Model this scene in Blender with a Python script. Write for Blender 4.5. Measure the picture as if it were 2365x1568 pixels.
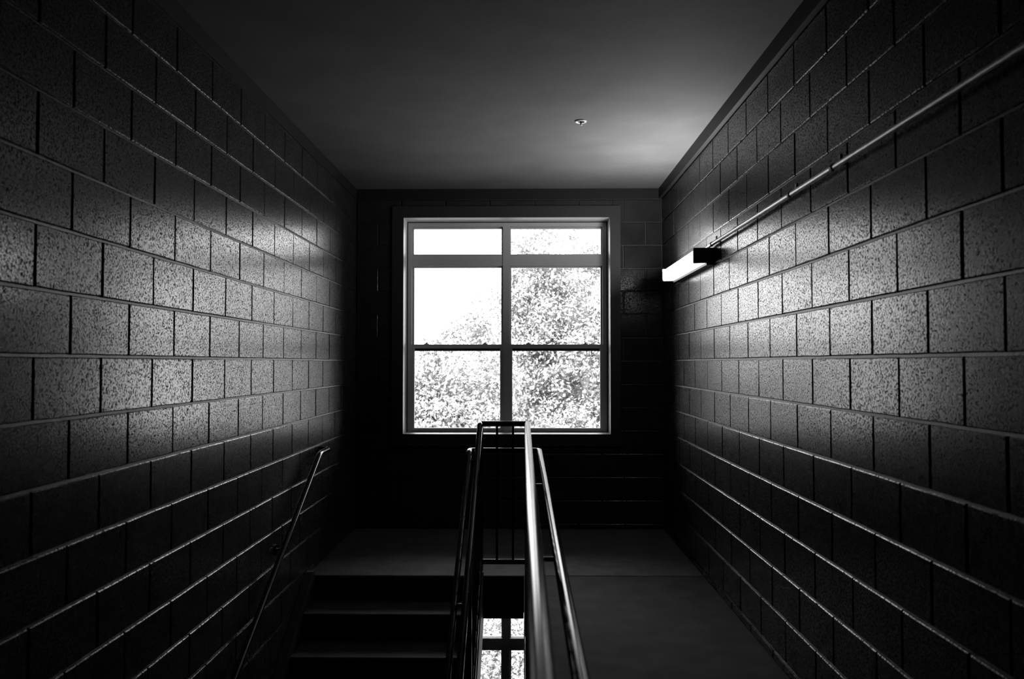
import bpy, math, random
import numpy as np
from mathutils import Vector, Matrix

for o in list(bpy.data.objects):
    bpy.data.objects.remove(o, do_unlink=True)
scene = bpy.context.scene
COL = scene.collection

# ---------------------------------------------------------------- camera
EYE = 1.496
cd = bpy.data.cameras.new('camera')
cam = bpy.data.objects.new('camera', cd)
COL.objects.link(cam)
cam.location = (0, 0, EYE)
cam.rotation_euler = (math.pi / 2 + 0.02924, 0.0, 0.01452)
cd.sensor_fit = 'HORIZONTAL'
cd.sensor_width = 36.0
cd.lens = 1878.6 / 2365 * 36.0
cd.clip_start = 0.02
cd.clip_end = 300
cd.dof.use_dof = True
cd.dof.focus_distance = 6.0
cd.dof.aperture_fstop = 4.0
scene.camera = cam

# ---------------------------------------------------------------- sky, sun, exposure
SKY = 7.5
w = bpy.data.worlds.new('overcast_sky')
scene.world = w
w.use_nodes = True
bg = w.node_tree.nodes['Background']
bg.inputs[0].default_value = (1, 1, 1, 1)
bg.inputs[1].default_value = SKY
sl = bpy.data.lights.new('sun', 'SUN')
sl.energy = 20.0
sl.angle = math.radians(2.0)
sun = bpy.data.objects.new('sun', sl)
COL.objects.link(sun)
sun.location = (-6, -10, 25)
sun.rotation_euler = Vector((0.42, 0.62, -0.80)).to_track_quat('-Z', 'Y').to_euler()
vs = scene.view_settings
vs.view_transform = 'Standard'
vs.look = 'None'
vs.exposure = 0.0
vs.gamma = 1.0
vs.use_curve_mapping = False
scene.cycles.sample_clamp_indirect = 2.0
scene.cycles.caustics_reflective = False

# ---------------------------------------------------------------- materials
def mat(name, col, rough=0.5, spec=0.5, metal=0.0, bump=None, var=None, emit=0.0, coat=0.0, pits=None):
    """bump = list of (scale, strength, distance); var = (scale, lo, hi) grey variation"""
    m = bpy.data.materials.new(name)
    m.use_nodes = True
    nt = m.node_tree
    b = nt.nodes['Principled BSDF']
    b.inputs['Base Color'].default_value = (col, col, col, 1)
    b.inputs['Roughness'].default_value = rough
    b.inputs['Specular IOR Level'].default_value = spec
    b.inputs['Metallic'].default_value = metal
    b.inputs['Coat Weight'].default_value = coat
    geo = nt.nodes.new('ShaderNodeNewGeometry')
    if var:
        n = nt.nodes.new('ShaderNodeTexNoise')
        n.inputs['Scale'].default_value = var[0]
        n.inputs['Detail'].default_value = 5
        nt.links.new(geo.outputs['Position'], n.inputs['Vector'])
        r = nt.nodes.new('ShaderNodeValToRGB')
        r.color_ramp.elements[0].position = 0.35
        r.color_ramp.elements[1].position = 0.65
        lo, hi = var[1], var[2]
        r.color_ramp.elements[0].color = (lo, lo, lo, 1)
        r.color_ramp.elements[1].color = (hi, hi, hi, 1)
        nt.links.new(n.outputs['Fac'], r.inputs['Fac'])
        nt.links.new(r.outputs['Color'], b.inputs['Base Color'])
    if pits:                       # porous surface: the gloss breaks up over open pores
        n = nt.nodes.new('ShaderNodeTexNoise')
        n.inputs['Scale'].default_value = pits[0]
        n.inputs['Detail'].default_value = 3
        n.inputs['Roughness'].default_value = 0.6
        nt.links.new(geo.outputs['Position'], n.inputs['Vector'])
        mr = nt.nodes.new('ShaderNodeMapRange')
        mr.inputs['From Min'].default_value = 0.38
        mr.inputs['From Max'].default_value = 0.58
        mr.inputs['To Min'].default_value = pits[1]
        mr.inputs['To Max'].default_value = pits[2]
        nt.links.new(n.outputs['Fac'], mr.inputs['Value'])
        nt.links.new(mr.outputs[0], b.inputs['Specular IOR Level'])
        m2 = nt.nodes.new('ShaderNodeMapRange')
        m2.inputs['From Min'].default_value = 0.37
        m2.inputs['From Max'].default_value = 0.50
        m2.inputs['To Min'].default_value = 0.50
        m2.inputs['To Max'].default_value = rough
        nt.links.new(n.outputs['Fac'], m2.inputs['Value'])
        nt.links.new(m2.outputs[0], b.inputs['Roughness'])
    prev = None
    for (sc, st, dist) in (bump or []):
        n = nt.nodes.new('ShaderNodeTexNoise')
        n.inputs['Scale'].default_value = sc
        n.inputs['Detail'].default_value = 2
        n.inputs['Roughness'].default_value = 0.55
        nt.links.new(geo.outputs['Position'], n.inputs['Vector'])
        bp = nt.nodes.new('ShaderNodeBump')
        bp.inputs['Strength'].default_value = st
        bp.inputs['Distance'].default_value = dist
        nt.links.new(n.outputs['Fac'], bp.inputs['Height'])
        if prev is not None:
            nt.links.new(prev.outputs['Normal'], bp.inputs['Normal'])
        prev = bp
    if prev is not None:
        nt.links.new(prev.outputs['Normal'], b.inputs['Normal'])
    if emit:
        b.inputs['Emission Color'].default_value = (1, 1, 1, 1)
        b.inputs['Emission Strength'].default_value = emit
    return m

M = {}
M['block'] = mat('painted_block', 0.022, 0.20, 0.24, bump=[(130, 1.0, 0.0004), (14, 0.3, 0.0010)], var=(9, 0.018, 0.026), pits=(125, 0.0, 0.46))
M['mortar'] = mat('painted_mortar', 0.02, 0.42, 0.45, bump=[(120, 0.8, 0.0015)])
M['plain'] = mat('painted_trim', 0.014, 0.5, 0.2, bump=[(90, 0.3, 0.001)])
M['ceiling'] = mat('ceiling_board', 0.42, 0.8, 0.2, bump=[(60, 0.35, 0.002)], var=(3, 0.095, 0.115))
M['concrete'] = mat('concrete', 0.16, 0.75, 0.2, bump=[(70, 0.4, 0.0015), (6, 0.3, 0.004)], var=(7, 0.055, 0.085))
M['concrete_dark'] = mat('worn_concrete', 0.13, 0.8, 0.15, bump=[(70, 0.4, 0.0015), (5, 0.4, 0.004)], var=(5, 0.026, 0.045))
M['steel'] = mat('black_painted_steel', 0.02, 0.32, 0.5, bump=[(220, 0.12, 0.0004)])
M['rail'] = mat('dark_painted_tube', 0.012, 0.16, 0.5, bump=[(260, 0.05, 0.0003)])
M['stair'] = mat('dark_stair_steel', 0.025, 0.5, 0.4, bump=[(120, 0.2, 0.0006)])
M['casing'] = mat('casing_paint', 0.026, 0.45, 0.4, bump=[(60, 0.15, 0.0006)])
M['reveal'] = mat('white_reveal_paint', 0.80, 0.45, 0.4, bump=[(90, 0.1, 0.0005)])
M['frame'] = mat('grey_window_frame', 0.42, 0.40, 0.4, bump=[(120, 0.08, 0.0004)])
M['gasket_shade'] = mat('black_gasket_and_shade', 0.01, 0.6, 0.3)  # also colours the shadow line under the meeting rail
M['conduit'] = mat('galvanised_conduit', 0.45, 0.35, 0.5, metal=0.6, bump=[(160, 0.15, 0.0004)])
M['lamp_metal'] = mat('dark_lamp_metal', 0.03, 0.5, 0.4)
M['diffuser'] = mat('lit_acrylic', 0.8, 0.4, 0.4, emit=4.5)
M['added_glow_strip'] = mat('added_ceiling_glow', 0.8, 0.3, 0.4, emit=180.0)  # glow added on top of the lamp, out of view, to light the ceiling
M['chrome'] = mat('chrome', 0.75, 0.18, 0.5, metal=1.0)
M['white_metal'] = mat('white_enamel', 0.8, 0.3, 0.5)
M['bark'] = mat('pale_bark', 0.42, 0.8, 0.2, bump=[(30, 0.6, 0.01)], var=(12, 0.32, 0.5))
M['grass'] = mat('meadow_grass', 0.25, 0.9, 0.1, bump=[(20, 0.6, 0.03)], var=(2, 0.18, 0.32))
M['exterior'] = mat('exterior_render', 0.4, 0.8, 0.2, bump=[(40, 0.3, 0.003)])

def glass_mat():
    m = bpy.data.materials.new('window_glass')
    m.use_nodes = True
    nt = m.node_tree
    nt.nodes.remove(nt.nodes['Principled BSDF'])
    out = nt.nodes['Material Output']
    tr = nt.nodes.new('ShaderNodeBsdfTransparent')
    tr.inputs[0].default_value = (0.95, 0.95, 0.95, 1)
    gl = nt.nodes.new('ShaderNodeBsdfGlossy')
    gl.inputs['Roughness'].default_value = 0.02
    fr = nt.nodes.new('ShaderNodeFresnel')
    fr.inputs['IOR'].default_value = 1.45
    mx = nt.nodes.new('ShaderNodeMixShader')
    nt.links.new(fr.outputs[0], mx.inputs[0])
    nt.links.new(tr.outputs[0], mx.inputs[1])
    nt.links.new(gl.outputs[0], mx.inputs[2])
    nt.links.new(mx.outputs[0], out.inputs['Surface'])
    return m
M['glass'] = glass_mat()

def leaf_mat(name, col):
    m = bpy.data.materials.new(name)
    m.use_nodes = True
    nt = m.node_tree
    nt.nodes.remove(nt.nodes['Principled BSDF'])
    out = nt.nodes['Material Output']
    geo = nt.nodes.new('ShaderNodeNewGeometry')
    n = nt.nodes.new('ShaderNodeTexNoise')
    n.inputs['Scale'].default_value = 6
    nt.links.new(geo.outputs['Position'], n.inputs['Vector'])
    r = nt.nodes.new('ShaderNodeValToRGB')
    r.color_ramp.elements[0].position = 0.3
    r.color_ramp.elements[1].position = 0.7
    a, c = col * 0.8, col * 1.2
    r.color_ramp.elements[0].color = (a, a, a, 1)
    r.color_ramp.elements[1].color = (c, c, c, 1)
    nt.links.new(n.outputs['Fac'], r.inputs['Fac'])
    d = nt.nodes.new('ShaderNodeBsdfDiffuse')
    t = nt.nodes.new('ShaderNodeBsdfTranslucent')
    nt.links.new(r.outputs[0], d.inputs[0])
    nt.links.new(r.outputs[0], t.inputs[0])
    mx = nt.nodes.new('ShaderNodeMixShader')
    mx.inputs[0].default_value = 0.25
    nt.links.new(d.outputs[0], mx.inputs[1])
    nt.links.new(t.outputs[0], mx.inputs[2])
    nt.links.new(mx.outputs[0], out.inputs['Surface'])
    return m
M['leaf'] = leaf_mat('sunlit_leaf', 0.31)
M['leaf_dark'] = leaf_mat('shaded_leaf', 0.07)  # leaf colour darkened to stand for shade in the foliage gaps

# ---------------------------------------------------------------- helpers
class MB:
    def __init__(self):
        self.v, self.f, self.s = [], [], []

    def add(self, verts, faces, smooth=False):
        o = len(self.v)
        self.v += [tuple(p) for p in verts]
        self.f += [tuple(i + o for i in f) for f in faces]
        self.s += [smooth] * len(faces)
        return self

    def box(self, x0, x1, y0, y1, z0, z1):
        v = [(x0, y0, z0), (x1, y0, z0), (x1, y1, z0), (x0, y1, z0), (x0, y0, z1), (x1, y0, z1), (x1, y1, z1), (x0, y1, z1)]
        return self.add(v, [(0, 3, 2, 1), (4, 5, 6, 7), (0, 1, 5, 4), (1, 2, 6, 5), (2, 3, 7, 6), (3, 0, 4, 7)])

    def prism(self, poly, axis, a, b):
        """extrude polygon (list of 2D) along axis 'X' from a to b; poly in (Y,Z)"""
        n = len(poly)
        if axis == 'X':
            v = [(a, p, q) for p, q in poly] + [(b, p, q) for p, q in poly]
        elif axis == 'Y':
            v = [(p, a, q) for p, q in poly] + [(p, b, q) for p, q in poly]
        else:
            v = [(p, q, a) for p, q in poly] + [(p, q, b) for p, q in poly]
        f = [tuple(range(n))[::-1], tuple(range(n, 2 * n))]
        f += [(i, (i + 1) % n, n + (i + 1) % n, n + i) for i in range(n)]
        return self.add(v, f)

    def tube(self, path, r, n=14, cap='flat'):
        P = [Vector(p) for p in path]
        R = [r] * len(P) if not isinstance(r, (list, tuple)) else list(r)
        Q, S = [P[0]], [R[0]]
        for i in range(1, len(P)):
            seg = (P[i] - P[i - 1]).length
            if seg > 0.08:
                for t in (0.012 / seg, 1 - 0.012 / seg):
                    Q.append(P[i - 1].lerp(P[i], t))
                    S.append(R[i - 1] * (1 - t) + R[i] * t)
            Q.append(P[i])
            S.append(R[i])
        P, R = Q, S
        if cap == 'round':
            d0 = (P[0] - P[1]).normalized()
            d1 = (P[-1] - P[-2]).normalized()
            st = [(0.5, 0.87), (0.87, 0.5), (0.985, 0.15)]
            pre = [(P[0] + d0 * (R[0] * a * 0.9), R[0] * b) for a, b in st][::-1]
            post = [(P[-1] + d1 * (R[-1] * a * 0.9), R[-1] * b) for a, b in st]
            P = [p for p, _ in pre] + P + [p for p, _ in post]
            R = [q for _, q in pre] + R + [q for _, q in post]
        T = []
        for i in range(len(P)):
            a = P[max(0, i - 1)]
            b = P[min(len(P) - 1, i + 1)]
            T.append((b - a).normalized())
        up = Vector((0, 0, 1)) if abs(T[0].z) < 0.9 else Vector((1, 0, 0))
        N = (up - T[0] * up.dot(T[0])).normalized()
        v, f = [], []
        for i in range(len(P)):
            if i:
                N = (N - T[i] * N.dot(T[i])).normalized()
            B = T[i].cross(N)
            for k in range(n):
                a = 2 * math.pi * k / n
                v.append(P[i] + (N * math.cos(a) + B * math.sin(a)) * R[i])
        for i in range(len(P) - 1):
            for k in range(n):
                k2 = (k + 1) % n
                f.append((i * n + k, (i + 1) * n + k, (i + 1) * n + k2, i * n + k2))
        self.add(v, f, True)
        m = (len(P) - 1) * n
        self.add(v[:n], [tuple(range(n))])
        self.add(v[m:], [tuple(range(n))[::-1]])
        return self

    def lathe(self, prof, cx, cy, n=24):
        """prof list of (r, z), around a vertical axis"""
        v, f = [], []
        for (r, z) in prof:
            for k in range(n):
                a = 2 * math.pi * k / n
                v.append((cx + r * math.cos(a), cy + r * math.sin(a), z))
        for i in range(len(prof) - 1):
            for k in range(n):
                k2 = (k + 1) % n
                f.append((i * n + k, i * n + k2, (i + 1) * n + k2, (i + 1) * n + k))
        return self.add(v, f, True)

    def mesh(self, name, m):
        me = bpy.data.meshes.new(name)
        me.from_pydata(self.v, [], self.f)
        me.polygons.foreach_set('use_smooth', self.s)
        me.materials.append(m)
        me.update()
        return me

    def build(self, name, m, parent=None):
        o = bpy.data.objects.new(name, self.mesh(name, m))
        COL.objects.link(o)
        if parent is not None:
            o.parent = parent
        return o

def empty(name, loc=(0, 0, 0)):
    o = bpy.data.objects.new(name, None)
    o.empty_display_size = 0.1
    COL.objects.link(o)
    o.location = loc
    return o

def tag(o, label, cat, group=None, kind=None):
    o['label'] = label
    o['category'] = cat
    if group:
        o['group'] = group
    if kind:
        o['kind'] = kind
    return o

def fillet(pts, r, n=6):
    P = [Vector(p) for p in pts]
    out = [P[0]]
    for i in range(1, len(P) - 1):
        a = (P[i - 1] - P[i])
        b = (P[i + 1] - P[i])
        ra = min(r, a.length * 0.45, b.length * 0.45)
        A = P[i] + a.normalized() * ra
        B = P[i] + b.normalized() * ra
        for k in range(n + 1):
            t = k / n
            out.append(A * (1 - t) ** 2 + P[i] * 2 * t * (1 - t) + B * t * t)
    out.append(P[-1])
    return out

# ---------------------------------------------------------------- dimensions
XL, XR = -1.531, 1.258
YB = 7.396                    # inner face of the window wall
YN = -2.2                     # wall behind the camera
CEIL = 3.091
ZLOW = -3.57                  # storey below
CH, CL = 0.210, 0.4064        # block course height, block length
Z0 = 1.521                    # joint line near eye level
REC = 0.008                   # joint recess
YL = 5.772                    # landing edge
RISE, RUN = 0.1785, 0.305

# ---------------------------------------------------------------- shell
def wall_panels(mb, x0, x1, y0, y1, z0, z1, holes):
    """box in the XZ plane with rectangular holes (stacked vertically, non overlapping in z)"""
    zs = z0
    for (hx0, hx1, hz0, hz1) in sorted(holes, key=lambda h: h[2]):
        mb.box(x0, x1, y0, y1, zs, hz0)
        mb.box(x0, hx0, y0, y1, hz0, hz1)
        mb.box(hx1, x1, y0, y1, hz0, hz1)
        zs = hz1
    mb.box(x0, x1, y0, y1, zs, z1)

OX0, OX1, OZ0, OZ1 = -1.098, 0.785, 0.855, 2.826
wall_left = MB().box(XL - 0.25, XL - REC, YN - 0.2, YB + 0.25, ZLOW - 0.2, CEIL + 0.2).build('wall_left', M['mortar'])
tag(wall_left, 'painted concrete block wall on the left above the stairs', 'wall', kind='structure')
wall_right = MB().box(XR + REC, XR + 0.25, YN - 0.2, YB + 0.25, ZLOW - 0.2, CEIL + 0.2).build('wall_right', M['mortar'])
tag(wall_right, 'painted concrete block wall on the right carrying lamp and conduit', 'wall', kind='structure')
mb = MB()
J = 0.02
wall_panels(mb, XL - 0.008, XR + 0.008, YB + REC, YB + 0.25, ZLOW - 0.2, CEIL + 0.2,
            [(OX0 - J, OX1 + J, OZ0 - J, OZ1 + J), (OX0 - J, OX1 + J, OZ0 - J + ZLOW, OZ1 + J + ZLOW)])
wall_window = mb.build('wall_back', M['mortar'])
tag(wall_window, 'dark painted block wall around the large window', 'wall', kind='structure')
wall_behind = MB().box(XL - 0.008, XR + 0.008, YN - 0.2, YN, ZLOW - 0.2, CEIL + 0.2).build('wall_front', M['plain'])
tag(wall_behind, 'plain dark wall closing the hall behind the viewer', 'wall', kind='structure')
ceiling = MB().box(XL - 0.008, XR + 0.008, YN, YB + REC, CEIL, CEIL + 0.2).build('ceiling', M['ceiling'])
tag(ceiling, 'pale flat ceiling lit near the lamp', 'ceiling', kind='structure')

# painted band between top block course and ceiling
ZT = Z0 + 7 * CH + 0.006
for i, (bx, lab) in enumerate([
        ((XL - 0.006, XL + 0.002, YN, YB, ZT, CEIL), 'narrow painted strip under the ceiling along the left wall'),
        ((XR - 0.028, XR + 0.006, YN, YB, ZT, CEIL), 'narrow painted strip under the ceiling along the right wall'),
        ((XL + 0.002, XR - 0.028, YB - 0.003, YB + 0.006, ZT, CEIL), 'narrow painted strip under the ceiling above the window')]):
    o = MB().box(*bx).build('trim_%d' % (i + 1), M['plain'])
    tag(o, lab, 'trim', kind='structure')

# floors
def slab(poly_boxes, name, m, lab):
    mb = MB()
    for b in poly_boxes:
        mb.box(*b)
    o = mb.build(name, m)
    return tag(o, lab, 'floor', kind='structure')

# landing by the window: rounded front edge over the stairwell
e = 0.012
prof = [(YB + 0.004, 0.0), (YL + e, 0.0), (YL + 0.004, -0.004), (YL, -e), (YL, -0.13), (YB + 0.004, -0.13)]
mb = MB().prism(prof, 'X', XL - 0.004, -0.002)
prof = [(YB + 0.004, 0.0), (YL + 0.016, 0.0), (YL + 0.010, -0.008), (YL + 0.010, -0.13), (YB + 0.004, -0.13)]
mb.prism(prof, 'X', -0.002, XR + 0.004)
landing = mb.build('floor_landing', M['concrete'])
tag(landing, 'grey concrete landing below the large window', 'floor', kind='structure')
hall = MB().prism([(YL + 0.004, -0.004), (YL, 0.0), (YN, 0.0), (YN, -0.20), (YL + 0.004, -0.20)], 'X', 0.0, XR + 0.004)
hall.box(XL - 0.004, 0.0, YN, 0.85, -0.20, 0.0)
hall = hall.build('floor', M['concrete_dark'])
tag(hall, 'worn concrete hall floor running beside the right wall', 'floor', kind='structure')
lower = MB().box(XL - 0.004, XR + 0.004, YN, YB + 0.004, ZLOW - 0.2, ZLOW).build('floor_lower', M['concrete'])
tag(lower, 'concrete floor of the storey below the stairwell', 'floor', kind='structure')
# steel edge beam carrying the landing over the well
beam = empty('landing_beam', (0, YL, -0.30))
MB().box(XL, -0.002, 0.006, 0.018, 0.0, 0.168).build('web', M['stair'], beam)
MB().box(XL, -0.002, 0.018, 0.085, 0.0, 0.012).build('flange', M['stair'], beam)
MB().box(XL, -0.002, 0.018, 0.085, 0.156, 0.168).build('flange', M['stair'], beam)
tag(beam, 'dark steel edge beam under the front of the landing', 'beam')

# ---------------------------------------------------------------- concrete blocks
rng = random.Random(7)
_blk = {}
def block_mesh(L, H, variant):
    key = (round(L, 3), round(H, 3), variant)
    if key in _blk:
        return _blk[key]
    g = random.Random(hash(key) & 0xffff)
    a, h = L / 2 - 0.0045, H / 2 - 0.0045
    xs = [-a, -a / 3, a / 3, a]
    per = [(x, -h) for x in xs] + [(a, 0)] + [(x, h) for x in xs[::-1]] + [(-a, 0)]
    j = [(g.uniform(-1, 1) * 0.0012, g.uniform(-1, 1) * 0.0012) for _ in per]
    rings = [(0.0105, 0.0), (0.0024, 0.0008), (0.0, 0.0045)]
    v, f = [], []
    n = len(per)
    for (dy, ins) in rings:
        for (x, z), (jx, jz) in zip(per, j):
            sx = (x / a) if abs(abs(x) - a) < 1e-6 else 0.0
            sz = (z / h) if abs(abs(z) - h) < 1e-6 else 0.0
            v.append((x + jx - sx * ins, dy, z + jz - sz * ins))
    for r in range(2):
        for k in range(n):
            k2 = (k + 1) % n
            f.append((r * n + k, r * n + k2, (r + 1) * n + k2, (r + 1) * n + k))
    f.append(tuple(range(2 * n, 3 * n)))
    me = bpy.data.meshes.new('block')
    me.from_pydata(v, [], f)
    me.materials.append(M['block'])
    me.update()
    _blk[key] = me
    return me

def sub_rect(r, h):
    """rectangle r minus hole h -> list of rectangles (x0,x1,z0,z1)"""
    x0, x1, z0, z1 = r
    a, b, c, d = h
    if a >= x1 or b <= x0 or c >= z1 or d <= z0:
        return [r]
    out = []
    if a > x0: out.append((x0, a, z0, z1))
    if b < x1: out.append((b, x1, z0, z1))
    m0, m1 = max(x0, a), min(x1, b)
    if c > z0: out.append((m0, m1, z0, c))
    if d < z1: out.append((m0, m1, d, z1))
    return out

def lay_blocks(wall, place, rot, u_lo, u_hi, phase, k_lo, k_hi, z_min, show, holes=()):
    """blocks between u_lo..u_hi; show(u0,u1,z0,z1) tells whether a block is built singly"""
    rest = MB()
    for k in range(k_lo, k_hi):
        z0, z1 = Z0 + k * CH, Z0 + (k + 1) * CH
        z0 = max(z0, z_min)
        ph = phase + (CL / 2 if k % 2 else 0.0)
        n = math.floor((u_lo - ph) / CL)
        u = ph + n * CL
        while u < u_hi - 0.01:
            c0, c1 = max(u, u_lo), min(u + CL, u_hi)
            u += CL
            if c1 - c0 < 0.03:
                continue
            rects = [(c0, c1, z0, z1)]
            for hl in holes:
                rects = [q for r in rects for q in sub_rect(r, hl)]
            for (a, b, c, d) in rects:
                if b - a < 0.025 or d - c < 0.025:
                    continue
                full = abs(b - a - CL) < 1e-4
                me = block_mesh(b - a, d - c, rng.randrange(5) if full else 0)
                um, zm = (a + b) / 2, (c + d) / 2
                mtx = Matrix.Translation(place(um, zm) + Vector((0, 0, 0))) @ Matrix.Rotation(rot, 4, 'Z')
                # uneven laying: a hair proud or tilted
                mtx = mtx @ Matrix.Translation((0, rng.uniform(-0.0012, 0.0006), 0)) @ Matrix.Rotation(rng.uniform(-0.0016, 0.0016), 4, 'Z') @ Matrix.Rotation(rng.uniform(-0.003, 0.003), 4, 'X')
                if show(a, b, c, d):
                    o = bpy.data.objects.new('block', me)
                    COL.objects.link(o)
                    o.matrix_world = mtx
                    o.parent = wall
                else:
                    vv = [mtx @ v.co for v in me.vertices]
                    rest.add(vv, [tuple(p.vertices) for p in me.polygons])
    if rest.v:
        r = rest.build('blocks', M['block'], wall)
        r['kind'] = 'stuff'
        r['label'] = 'further concrete blocks of the same wall'

ph_l = 2.519 + CL / 2          # even courses of the left wall
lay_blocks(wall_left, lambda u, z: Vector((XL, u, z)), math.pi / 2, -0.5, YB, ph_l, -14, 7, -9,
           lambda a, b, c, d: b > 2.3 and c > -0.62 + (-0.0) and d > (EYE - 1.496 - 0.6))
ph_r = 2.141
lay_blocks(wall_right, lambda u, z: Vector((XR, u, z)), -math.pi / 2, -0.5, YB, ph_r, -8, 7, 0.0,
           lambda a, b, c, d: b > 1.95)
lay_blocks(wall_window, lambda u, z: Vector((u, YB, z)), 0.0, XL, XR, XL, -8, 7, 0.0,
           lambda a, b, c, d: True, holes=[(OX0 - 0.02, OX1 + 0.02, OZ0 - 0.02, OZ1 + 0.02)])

# ---------------------------------------------------------------- windows
def make_window(name, dz, lab):
    win = empty(name, (0, YB, dz))
    def bx(nm, m, x0, x1, y0, y1, z0, z1, par=win):
        return MB().box(x0, x1, y0 - YB, y1 - YB, z0, z1).build(nm, m, par)
    fr, gk = M['frame'], M['gasket_shade']
    # casing boards on the wall face
    c0, c1 = YB - 0.016, YB - 0.002
    CX0, CX1, CZ0, CZ1 = -1.202, 0.879, 0.746, 2.931
    bx('casing', M['casing'], CX0, CX1, c0, c1, OZ1, CZ1)
    bx('casing', M['casing'], CX0, CX1, c0, c1, CZ0, OZ0)
    bx('casing', M['casing'], CX0, OX0, c0, c1, OZ0, OZ1)
    bx('casing', M['casing'], OX1, CX1, c0, c1, OZ0, OZ1)
    # deep reveals
    YF = 7.606
    t = 0.018
    bx('reveal', M['reveal'], OX0 - t, OX0, c1, YF + 0.09, OZ0 - t, OZ1 + t)
    bx('reveal', M['reveal'], OX1, OX1 + t, c1, YF + 0.09, OZ0 - t, OZ1 + t)
    bx('reveal', M['reveal'], OX0, OX1, c1, YF + 0.09, OZ1, OZ1 + t)
    bx('sill', M['reveal'], OX0, OX1, c1, YF + 0.09, OZ0 - t, OZ0)
    # outer frame, with a dark sealant joint around it
    g = 0.010
    F0, F1 = YF, YF + 0.085
    bx('sealant', gk, OX0, OX0 + g, F0 + 0.012, F1, OZ0, OZ1)
    bx('sealant', gk, OX1 - g, OX1, F0 + 0.012, F1, OZ0, OZ1)
    bx('sealant', gk, OX0 + g, OX1 - g, F0 + 0.012, F1, OZ1 - g, OZ1)
    bx('frame_jamb', fr, OX0 + g, -1.051, F0, F1, OZ0, OZ1 - g)
    bx('frame_jamb', fr, 0.738, OX1 - g, F0, F1, OZ0, OZ1 - g)
    bx('frame_head', fr, -1.051, 0.738, F0, F1, 2.779, OZ1 - g)
    bx('frame_sill', fr, -1.051, 0.738, F0 + 0.02, F1, OZ0, 0.868)
    # mullion and transom
    bx('mullion', fr, -0.196, -0.134, F0 - 0.006, F1, OZ0 + 0.002, 2.779)
    bx('transom', fr, -1.051, -0.196, F0 + 0.002, F1, 2.410, 2.519)
    bx('transom', fr, -0.134, 0.738, F0 + 0.002, F1, 2.410, 2.519)
    sides = [(-1.051, -0.196), (-0.134, 0.738)]
    for si, (a, b) in enumerate(sides):
        # fixed top light: slim bead + pane
        y0, y1 = F0 + 0.03, F1
        s = 0.013
        top = empty('top_light', (0, 0, 0)); top.parent = win
        bx('bead', fr, a, a + s, y0, y1, 2.519, 2.779, top)
        bx('bead', fr, b - s, b, y0, y1, 2.519, 2.779, top)
        bx('bead', fr, a + s, b - s, y0, y1, 2.766, 2.779, top)
        bx('pane', M['glass'], a + s, b - s, y0 + 0.028, y0 + 0.032, 2.519, 2.766, top)
        # upper sash, set back
        up = empty('upper_sash', (0, 0, 0)); up.parent = win
        y0, y1 = F0 + 0.045, F1
        s = 0.016
        bx('stile', fr, a, a + s, y0, y1, 1.636, 2.410, up)
        bx('stile', fr, b - s, b, y0, y1, 1.636, 2.410, up)
        bx('rail', fr, a + s, b - s, y0, y1, 2.398, 2.410, up)
        bx('rail', gk, a + s, b - s, y0, y1, 1.612, 1.650, up)  # coloured black in place of the shadow below the meeting rail
        bx('pane', M['glass'], a + s, b - s, y0 + 0.016, y0 + 0.020, 1.650, 2.398, up)
        # lower sash, in front
        lo = empty('lower_sash', (0, 0, 0)); lo.parent = win
        y0, y1 = F0 + 0.002, F0 + 0.042
        s = 0.026
        bx('stile', fr, a, a + s, y0, y1, 0.868, 1.672, lo)
        bx('stile', fr, b - s, b, y0, y1, 0.868, 1.672, lo)
        bx('rail', fr, a + s, b - s, y0, y1, 1.636, 1.672, lo)
        bx('rail', fr, a + s, b - s, y0, y1, 0.868, 0.892, lo)
        bx('pane', M['glass'], a + s, b - s, y0 + 0.018, y0 + 0.022, 0.892, 1.636, lo)
        for lx in ((-0.913, -0.364) if si == 0 else (0.046, 0.576)):
            lk = MB().box(lx - 0.022, lx + 0.022, y0 - YB + 0.008, y1 - YB, 1.672, 1.679)
            lk.prism([(lx - 0.010, 1.679), (lx + 0.012, 1.679), (lx + 0.007, 1.692), (lx - 0.006, 1.692)], 'Y', y0 - YB + 0.012, y1 - YB - 0.006)
            lk.build('latch', fr, lo)
    tag(win, lab, 'window', kind='structure')
    return win

make_window('window_1', 0.0, 'large six pane window above the landing with trees outside')
make_window('window_2', ZLOW, 'window of the storey below seen through the stairwell gap')

# ---------------------------------------------------------------- staircase
st = empty('staircase', (0, YL, 0))
SX0, SX1 = XL + 0.055, -0.333
for i in range(1, 11):
    z = -i * RISE
    yf = -(i) * RUN            # nosing, relative to landing edge
    if i < 10:
        p = [(yf + RUN + 0.03, z), (yf + 0.008, z), (yf, z - 0.008), (yf, z - 0.045), (yf + 0.02, z - 0.05), (yf + RUN + 0.03, z - 0.05)]
        MB().prism(p, 'X', SX0, SX1).build('tread', M['concrete'], st)
    yr = yf + RUN + (0.03 if i > 1 else 0.006)
    MB().box(SX0, SX1, yr - 0.006, yr, z, z + RISE - (0.05 if i > 1 else 0.13)).build('riser', M['stair'], st)
def stringer(x0, x1):
    n = 10
    s = RISE / RUN
    yend = -n * RUN + 0.2
    top0 = 0.035
    p = [(0.0, -0.31), (0.0, top0), (-0.05, top0), (yend, top0 + s * (yend + 0.05)), (yend, -0.31 + s * yend)]
    MB().prism(p[::-1], 'X', x0, x1).build('stringer', M['stair'], st)
stringer(XL + 0.004, XL + 0.055)
stringer(-0.333, -0.283)
MB().box(XL + 0.004, XR - 0.01, 0.90 - YL, 2.9 - YL, -10 * RISE - 0.15, -10 * RISE).build('mid_landing', M['concrete'], st)
tag(st, 'dark steel stairs with concrete treads going down on the left', 'stairs')

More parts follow.
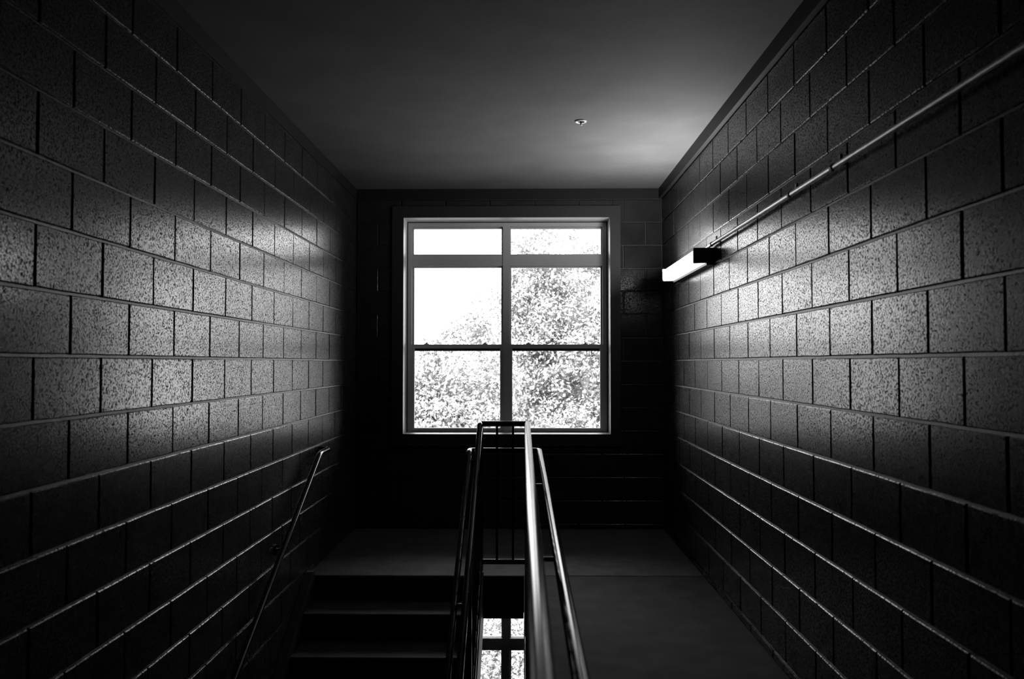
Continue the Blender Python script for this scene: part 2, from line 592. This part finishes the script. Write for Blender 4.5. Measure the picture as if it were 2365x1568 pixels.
# ---------------------------------------------------------------- centre guard railing
gr = empty('guard_railing', (0, YL, 0))
GL, GR = -0.308, 0.024         # planes of the two guards
TR = 0.0195
ZTOP = EYE - 0.4275
SL = RISE / RUN
YEND = 0.86
def rel(p):
    return (p[0], p[1] - YL, p[2])
def T(nm, pts, r, m=M['rail'], n=16, cap='flat', fil=None, par=gr):
    q = [rel(p) for p in pts]
    if fil:
        q = fillet(q, fil)
    return MB().tube(q, r, n, cap).build(nm, m, par)
YE = YL + 0.004
# top rails
T('top_rail', [(GR, YE, ZTOP), (GR, YEND, ZTOP)], TR, cap='round')
T('top_rail', [(GL + 0.008, YE, ZTOP), (GR - 0.010, YE, ZTOP)], TR)
yb = YL - 9.5 * RUN
T('top_rail', [(GL, YE, ZTOP - 0.002), (GL, YL - 0.04, ZTOP - 0.004), (GL, yb, ZTOP - SL * (YL - 0.04 - yb))], TR, cap='round', fil=0.03)
# bottom rails
ZB = EYE - 1.3975
T('bottom_rail', [(GL, YE, ZB), (GR, YE, ZB)], 0.0185)
T('bottom_rail', [(GR, YE, ZB), (GR, YEND, ZB)], 0.0185)
T('bottom_rail', [(GL, YL - 0.02, ZB), (GL, yb, ZB - SL * (YL - 0.02 - yb))], 0.0185)
# posts
right_posts = [YE, 4.20, 2.62, 1.04]
for y in right_posts:
    T('post', [(GR, y, -0.05 if y < 5 else -0.12), (GR, y, ZTOP)], 0.019)
left_posts = [YE, YL - 4 * RUN, YL - 8 * RUN]
for y in left_posts:
    dz = -SL * max(0.0, (YL - 0.04 - y))
    T('post', [(GL, y, dz - 0.12), (GL, y, ZTOP + dz)], 0.021 if y == YE else 0.019)
# pickets
def picket(x, y, za, zb):
    T('picket', [(x, y, za), (x, y, zb)], 0.0085, n=8)
for x in (-0.190, -0.077):
    picket(x, YE, ZB, ZTOP)
y = YE - 0.113
while y > YEND + 0.05:
    if min(abs(y - p) for p in right_posts) > 0.03:
        picket(GR, y, ZB, ZTOP)
    y -= 0.113
y = YE - 0.113
while y > yb + 0.05:
    if min(abs(y - p) for p in left_posts) > 0.03:
        dz = -SL * (YL - 0.03 - y)
        picket(GL, y, ZB + dz, ZTOP + dz)
    y -= 0.113
# handrail wrapping the end of the guard
HZ = EYE - 0.6235
HXL, HXR = -0.386, 0.112
HY = YL + 0.075
T('handrail', [(HXL, yb, HZ - SL * (YL - yb)), (HXL, YL, HZ), (HXL, HY, HZ), (HXR, HY, HZ), (HXR, YEND + 0.05, HZ)], 0.0185, cap='round', fil=0.045)
for y in right_posts[1:]:
    T('bracket', [(GR, y, HZ - 0.002), (HXR, y, HZ - 0.002)], 0.008, n=10)
T('bracket', [(GR, YE, HZ - 0.02), (GR, HY, HZ - 0.02)], 0.008, n=10)
for y in left_posts[1:]:
    dz = -SL * (YL - y)
    T('bracket', [(GL, y, HZ + dz - 0.002), (HXL, y, HZ + dz - 0.002)], 0.008, n=10)
tag(gr, 'dark painted tube guard railing with pickets around the stairwell', 'railing')

# ---------------------------------------------------------------- wall handrail
wr = empty('wall_handrail', (XL, YL, 0))
WX = 0.075
SLW = 0.560
def W(nm, pts, r, n=14, cap='flat', fil=None):
    q = [(p[0], p[1] - YL, p[2]) for p in pts]
    if fil:
        q = fillet(q, fil)
    return MB().tube(q, r, n, cap).build(nm, M['rail'], wr)
yt, zt = 5.80, EYE - 0.642
W('handrail', [(WX, 2.95, zt - SLW * (yt - 2.95)), (WX, yt, zt), (WX, yt + 0.27, zt + 0.004), (0.004, yt + 0.27, zt + 0.004)], 0.0185, fil=0.05)
for y in (5.03, 3.6):
    z = zt - SLW * (yt - y)
    W('bracket', [(0.012, y, z - 0.075), (WX - 0.02, y, z - 0.07), (WX, y, z - 0.012)], 0.008, 8, fil=0.03)
    MB().prism([(0.032 * math.cos(a * math.pi / 8) + y - YL, z - 0.075 + 0.032 * math.sin(a * math.pi / 8)) for a in range(16)], 'X', 0.001, 0.012).build('rosette', M['rail'], wr)
tag(wr, 'tube handrail mounted on the left block wall above the stairs', 'handrail')

# ---------------------------------------------------------------- fluorescent wall lamp
lz0, lz1 = EYE + 0.660, EYE + 0.761
ly0, ly1 = 5.362, 6.568
lx0 = 1.120
lamp = empty('wall_lamp', (XR, 0.5 * (ly0 + ly1), lz0))
cy = 0.5 * (ly0 + ly1)
def LB(nm, m, poly, a, b, par=lamp):      # poly in (x - XR, z - lz0), along Y
    return MB().prism(poly, 'Y', a - cy, b - cy).build(nm, m, par)
H = lz1 - lz0
# wraparound acrylic lens: front, lower side; added top glow strip brightens the ceiling
lens = [(-0.055, 0.004), (-0.128, 0.003), (-0.136, 0.012), (-0.138, H - 0.020), (-0.085, H - 0.020), (-0.055, 0.016)]
LB('lens', M['diffuser'], lens, ly0 + 0.012, ly1 - 0.008)
LB('added_glow_strip', M['added_glow_strip'], [(-0.138, H - 0.0195), (-0.100, H - 0.001), (-0.0845, H - 0.001), (-0.0845, H - 0.0195)], ly0 + 0.012, ly1 - 0.008)
LB('housing', M['lamp_metal'], [(0.0, -0.010), (-0.050, -0.010), (-0.054, 0.018), (-0.084, H - 0.017), (-0.084, H), (0.0, H)], ly0 + 0.012, ly1 - 0.008)  # lower lip shaped to keep lens light off the wall below
end = [(0.0, 0.004), (-0.136, -0.001), (-0.140, 0.004), (-0.140, H - 0.004), (-0.136, H + 0.001), (0.0, H + 0.001)]
ec = LB('end_cap', M['lamp_metal'], end, ly0, ly0 + 0.012)
LB('end_cap', M['lamp_metal'], [(x, z * 0.96 + 0.002) for x, z in end], ly1 - 0.008, ly1)
MB().tube([(-0.075, ly0 - 0.003 - cy, H * 0.5), (-0.075, ly0 + 0.002 - cy, H * 0.5)], 0.005, 10).build('screw', M['chrome'], ec)
tag(lamp, 'lit fluorescent wall lamp with white lens on the right wall', 'lamp')

# ---------------------------------------------------------------- conduit with straps
cx, cz = XR - 0.030, EYE + 0.777
con = empty('conduit', (cx, 0, cz))
MB().tube([(0, YN + 0.01, 0), (0, 5.40, 0), (0.0, 5.47, -0.01), (0.0, 5.50, -0.02)], 0.0115, 12).build('pipe', M['conduit'], con)
for y in (5.30, 3.745, 3.225, 1.7):
    s = MB()
    # one hole strap: arch over the pipe with an upright tab against the wall
    arc = [(0.0155 * math.cos(math.radians(a)), 0.0155 * math.sin(math.radians(a))) for a in range(-100, 101, 25)]
    arc = [(-x, z) for x, z in arc]
    inner = [(x * 0.8, z * 0.8) for x, z in arc]
    s.prism(arc + inner[::-1], 'Y', y - 0.010, y + 0.010)
    s.box(0.0, 0.0285, y - 0.010, y + 0.010, 0.012, 0.016)
    s.box(0.024, 0.0285, y - 0.010, y + 0.010, 0.016, 0.052)
    s.build('strap', M['lamp_metal'], con)
tag(con, 'thin metal conduit running along the right wall to the lamp', 'conduit')

# ---------------------------------------------------------------- ceiling sprinkler
sx, sy = 0.376, 5.318
sp = empty('ceiling_sprinkler', (sx, sy, CEIL))
R0 = 0.038
MB().lathe([(R0, -0.0005), (R0, -0.006), (R0 - 0.004, -0.009), (R0 - 0.012, -0.008), (R0 - 0.015, -0.004), (R0 - 0.015, -0.0005)], 0, 0, 32).build('escutcheon', M['white_metal'], sp)
MB().lathe([(R0 - 0.012, -0.001), (0.006, -0.0015), (0.0, -0.0015)], 0, 0, 24).build('cup', M['lamp_metal'], sp)
hd = MB().lathe([(0.006, -0.001), (0.006, -0.012), (0.0075, -0.014), (0.0035, -0.019), (0.0035, -0.027), (0.0, -0.027)], 0, 0, 14)
hd.build('head', M['lamp_metal'], sp)
MB().lathe([(0.0, -0.027), (0.011, -0.0272), (0.011, -0.0285), (0.0, -0.029)], 0, 0, 16).build('deflector', M['chrome'], sp)
tag(sp, 'small pendant fire sprinkler with pale ring on the ceiling', 'sprinkler')

# ---------------------------------------------------------------- outside
GZ = -7.4
ground = MB().box(-60, 60, YB + 0.6, 90, GZ - 0.3, GZ).build('ground', M['grass'])
tag(ground, 'grassy ground far below the windows', 'ground', kind='structure')

def make_tree(name, base, top_z, crown, n_cl, per, lab, seed, leaf=(0.05, 0.09), spread=0.34, m='leaf', low=0.0, squash=1.0):
    """crown: list of (dx, dy, z, rx, ry, rz) lobes in world metres relative to base x,y"""
    g = np.random.default_rng(seed)
    r_ = random.Random(seed)
    root = empty(name, (base[0], base[1], GZ))
    # trunk with a slight bend
    H = top_z - GZ
    pts = [(0, 0, -0.1)]
    for i in range(1, 7):
        t = i / 6
        pts.append((r_.uniform(-0.18, 0.18) * t * 2, r_.uniform(-0.18, 0.18) * t * 2, H * 0.9 * t))
    r0 = 0.022 * H
    MB().tube(pts, [r0 * (1 - 0.85 * i / 6) for i in range(7)], 10).build('trunk', M['bark'], root)
    # leaf clusters
    vol = np.array([c[3] * c[4] * c[5] for c in crown])
    C = []
    for c, k in zip(crown, np.round(n_cl * vol / vol.sum()).astype(int)):
        d = g.normal(size=(k, 3))
        d /= np.linalg.norm(d, axis=1)[:, None]
        rad = g.uniform(0.30, 1.0, k) ** 0.5
        C.append(np.array([c[0], c[1], c[2] - GZ]) + d * rad[:, None] * np.array(c[3:6]))
    C = np.vstack(C)
    # branches to some clusters
    nb = 0
    for c in C[g.permutation(len(C))[:26]]:
        zt = max(0.3 * H, min(0.8 * H, c[2] - 0.55 * math.hypot(c[0], c[1]) - 0.3))
        t = zt / (H * 0.9)
        i = min(5, int(t * 6)); u = t * 6 - i
        a = Vector(pts[i]).lerp(Vector(pts[i + 1]), u)
        mid = a.lerp(Vector(c), 0.55) + Vector((r_.uniform(-.2, .2), r_.uniform(-.2, .2), r_.uniform(-.05, .3)))
        MB().tube([a, a.lerp(mid, 0.5) + Vector((0, 0, .05)), mid, Vector(c)], [0.05, 0.035, 0.024, 0.010], 6).build('branch', M['bark'], root)
        nb += 1
    n = len(C) * per
    cen = np.repeat(C, per, axis=0)
    sizes = np.repeat(g.uniform(0.6, 1.35, len(C)), per)
    off = g.normal(size=(n, 3)) * spread * sizes[:, None] * np.array([1, 1, 0.6 * squash])
    p = cen + off
    L = g.uniform(leaf[0], leaf[1], n)
    # leaf frame: normal biased outward and up
    nor = off / (np.linalg.norm(off, axis=1)[:, None] + 1e-6) * 0.6 + g.normal(size=(n, 3)) * 0.55 + np.array([0, 0, 0.55])
    nor /= np.linalg.norm(nor, axis=1)[:, None]
    ax = g.normal(size=(n, 3)) + np.array([0, 0, -0.3])
    ax -= nor * (ax * nor).sum(1)[:, None]
    ax /= np.linalg.norm(ax, axis=1)[:, None]
    bi = np.cross(nor, ax)
    V = np.empty((n, 4, 3))
    V[:, 0] = p - ax * L[:, None]
    V[:, 1] = p + bi * (L * 0.55)[:, None] - nor * (L * 0.12)[:, None]
    V[:, 2] = p + ax * L[:, None] - nor * (L * 0.25)[:, None]
    V[:, 3] = p - bi * (L * 0.55)[:, None] - nor * (L * 0.12)[:, None]
    me = bpy.data.meshes.new('foliage')
    me.vertices.add(4 * n)
    me.vertices.foreach_set('co', V.reshape(-1).astype(np.float32))
    me.loops.add(4 * n)
    me.loops.foreach_set('vertex_index', np.arange(4 * n, dtype=np.int32))
    me.polygons.add(n)
    me.polygons.foreach_set('loop_start', np.arange(0, 4 * n, 4, dtype=np.int32))
    me.update(calc_edges=True)
    me.materials.append(M[m])
    fo = bpy.data.objects.new('foliage', me)
    COL.objects.link(fo)
    fo.parent = root
    fo['kind'] = 'stuff'
    tag(root, lab, 'tree', 'trees outside the windows')
    return root

make_tree('leafy_tree', (1.5, 19.5), 5.0,
          [(0.3, 0.0, 1.3, 2.2, 1.5, 1.7), (-1.3, -0.2, 1.2, 1.3, 1.2, 1.4), (0.3, 0.4, 3.0, 2.0, 1.4, 1.3), (-0.6, 0.3, 4.2, 1.6, 1.0, 0.7), (0.6, 0.2, -0.6, 2.4, 1.3, 1.2), (-2.0, 0.0, 2.3, 0.9, 0.8, 1.1), (-1.3, 0.0, 3.0, 0.9, 0.8, 0.9), (-0.1, -1.3, 0.0, 1.4, 0.5, 0.9)], 620, 130,
          'tall leafy tree filling the right half of the upper window', 11, leaf=(0.034, 0.062), spread=0.20)
make_tree('leafy_tree', (-2.17, 15.7), 1.75,
          [(0.0, 0.0, 0.02, 1.48, 0.96, 1.13), (1.04, 0.2, 1.24, 0.96, 0.78, 1.3), (-0.7, 0.2, 0.72, 1.3, 0.78, 0.96), (1.04, 0.1, -0.33, 1.39, 0.87, 0.87)], 420, 130,
          'lower leafy tree in the left half of the upper window', 12, leaf=(0.030, 0.054), spread=0.175)
make_tree('leafy_tree', (0.3, 25.0), 2.5,
          [(0.0, 0.0, -0.5, 4.8, 1.4, 2.2), (2.2, 0.0, 1.5, 2.6, 1.4, 2.0)], 420, 100,
          'backdrop tree behind the two nearer trees, leaves coloured dark as shade', 13, m='leaf_dark', leaf=(0.04, 0.07), spread=0.4)
make_tree('leafy_tree', (-0.7, 12.4), -2.2,
          [(0.0, 0.0, -3.6, 1.6, 1.0, 1.3), (1.0, 0.2, -2.7, 1.0, 0.8, 0.8)], 260, 110,
          'low bushy tree seen through the stairwell gap', 14, leaf=(0.025, 0.045), spread=0.27)
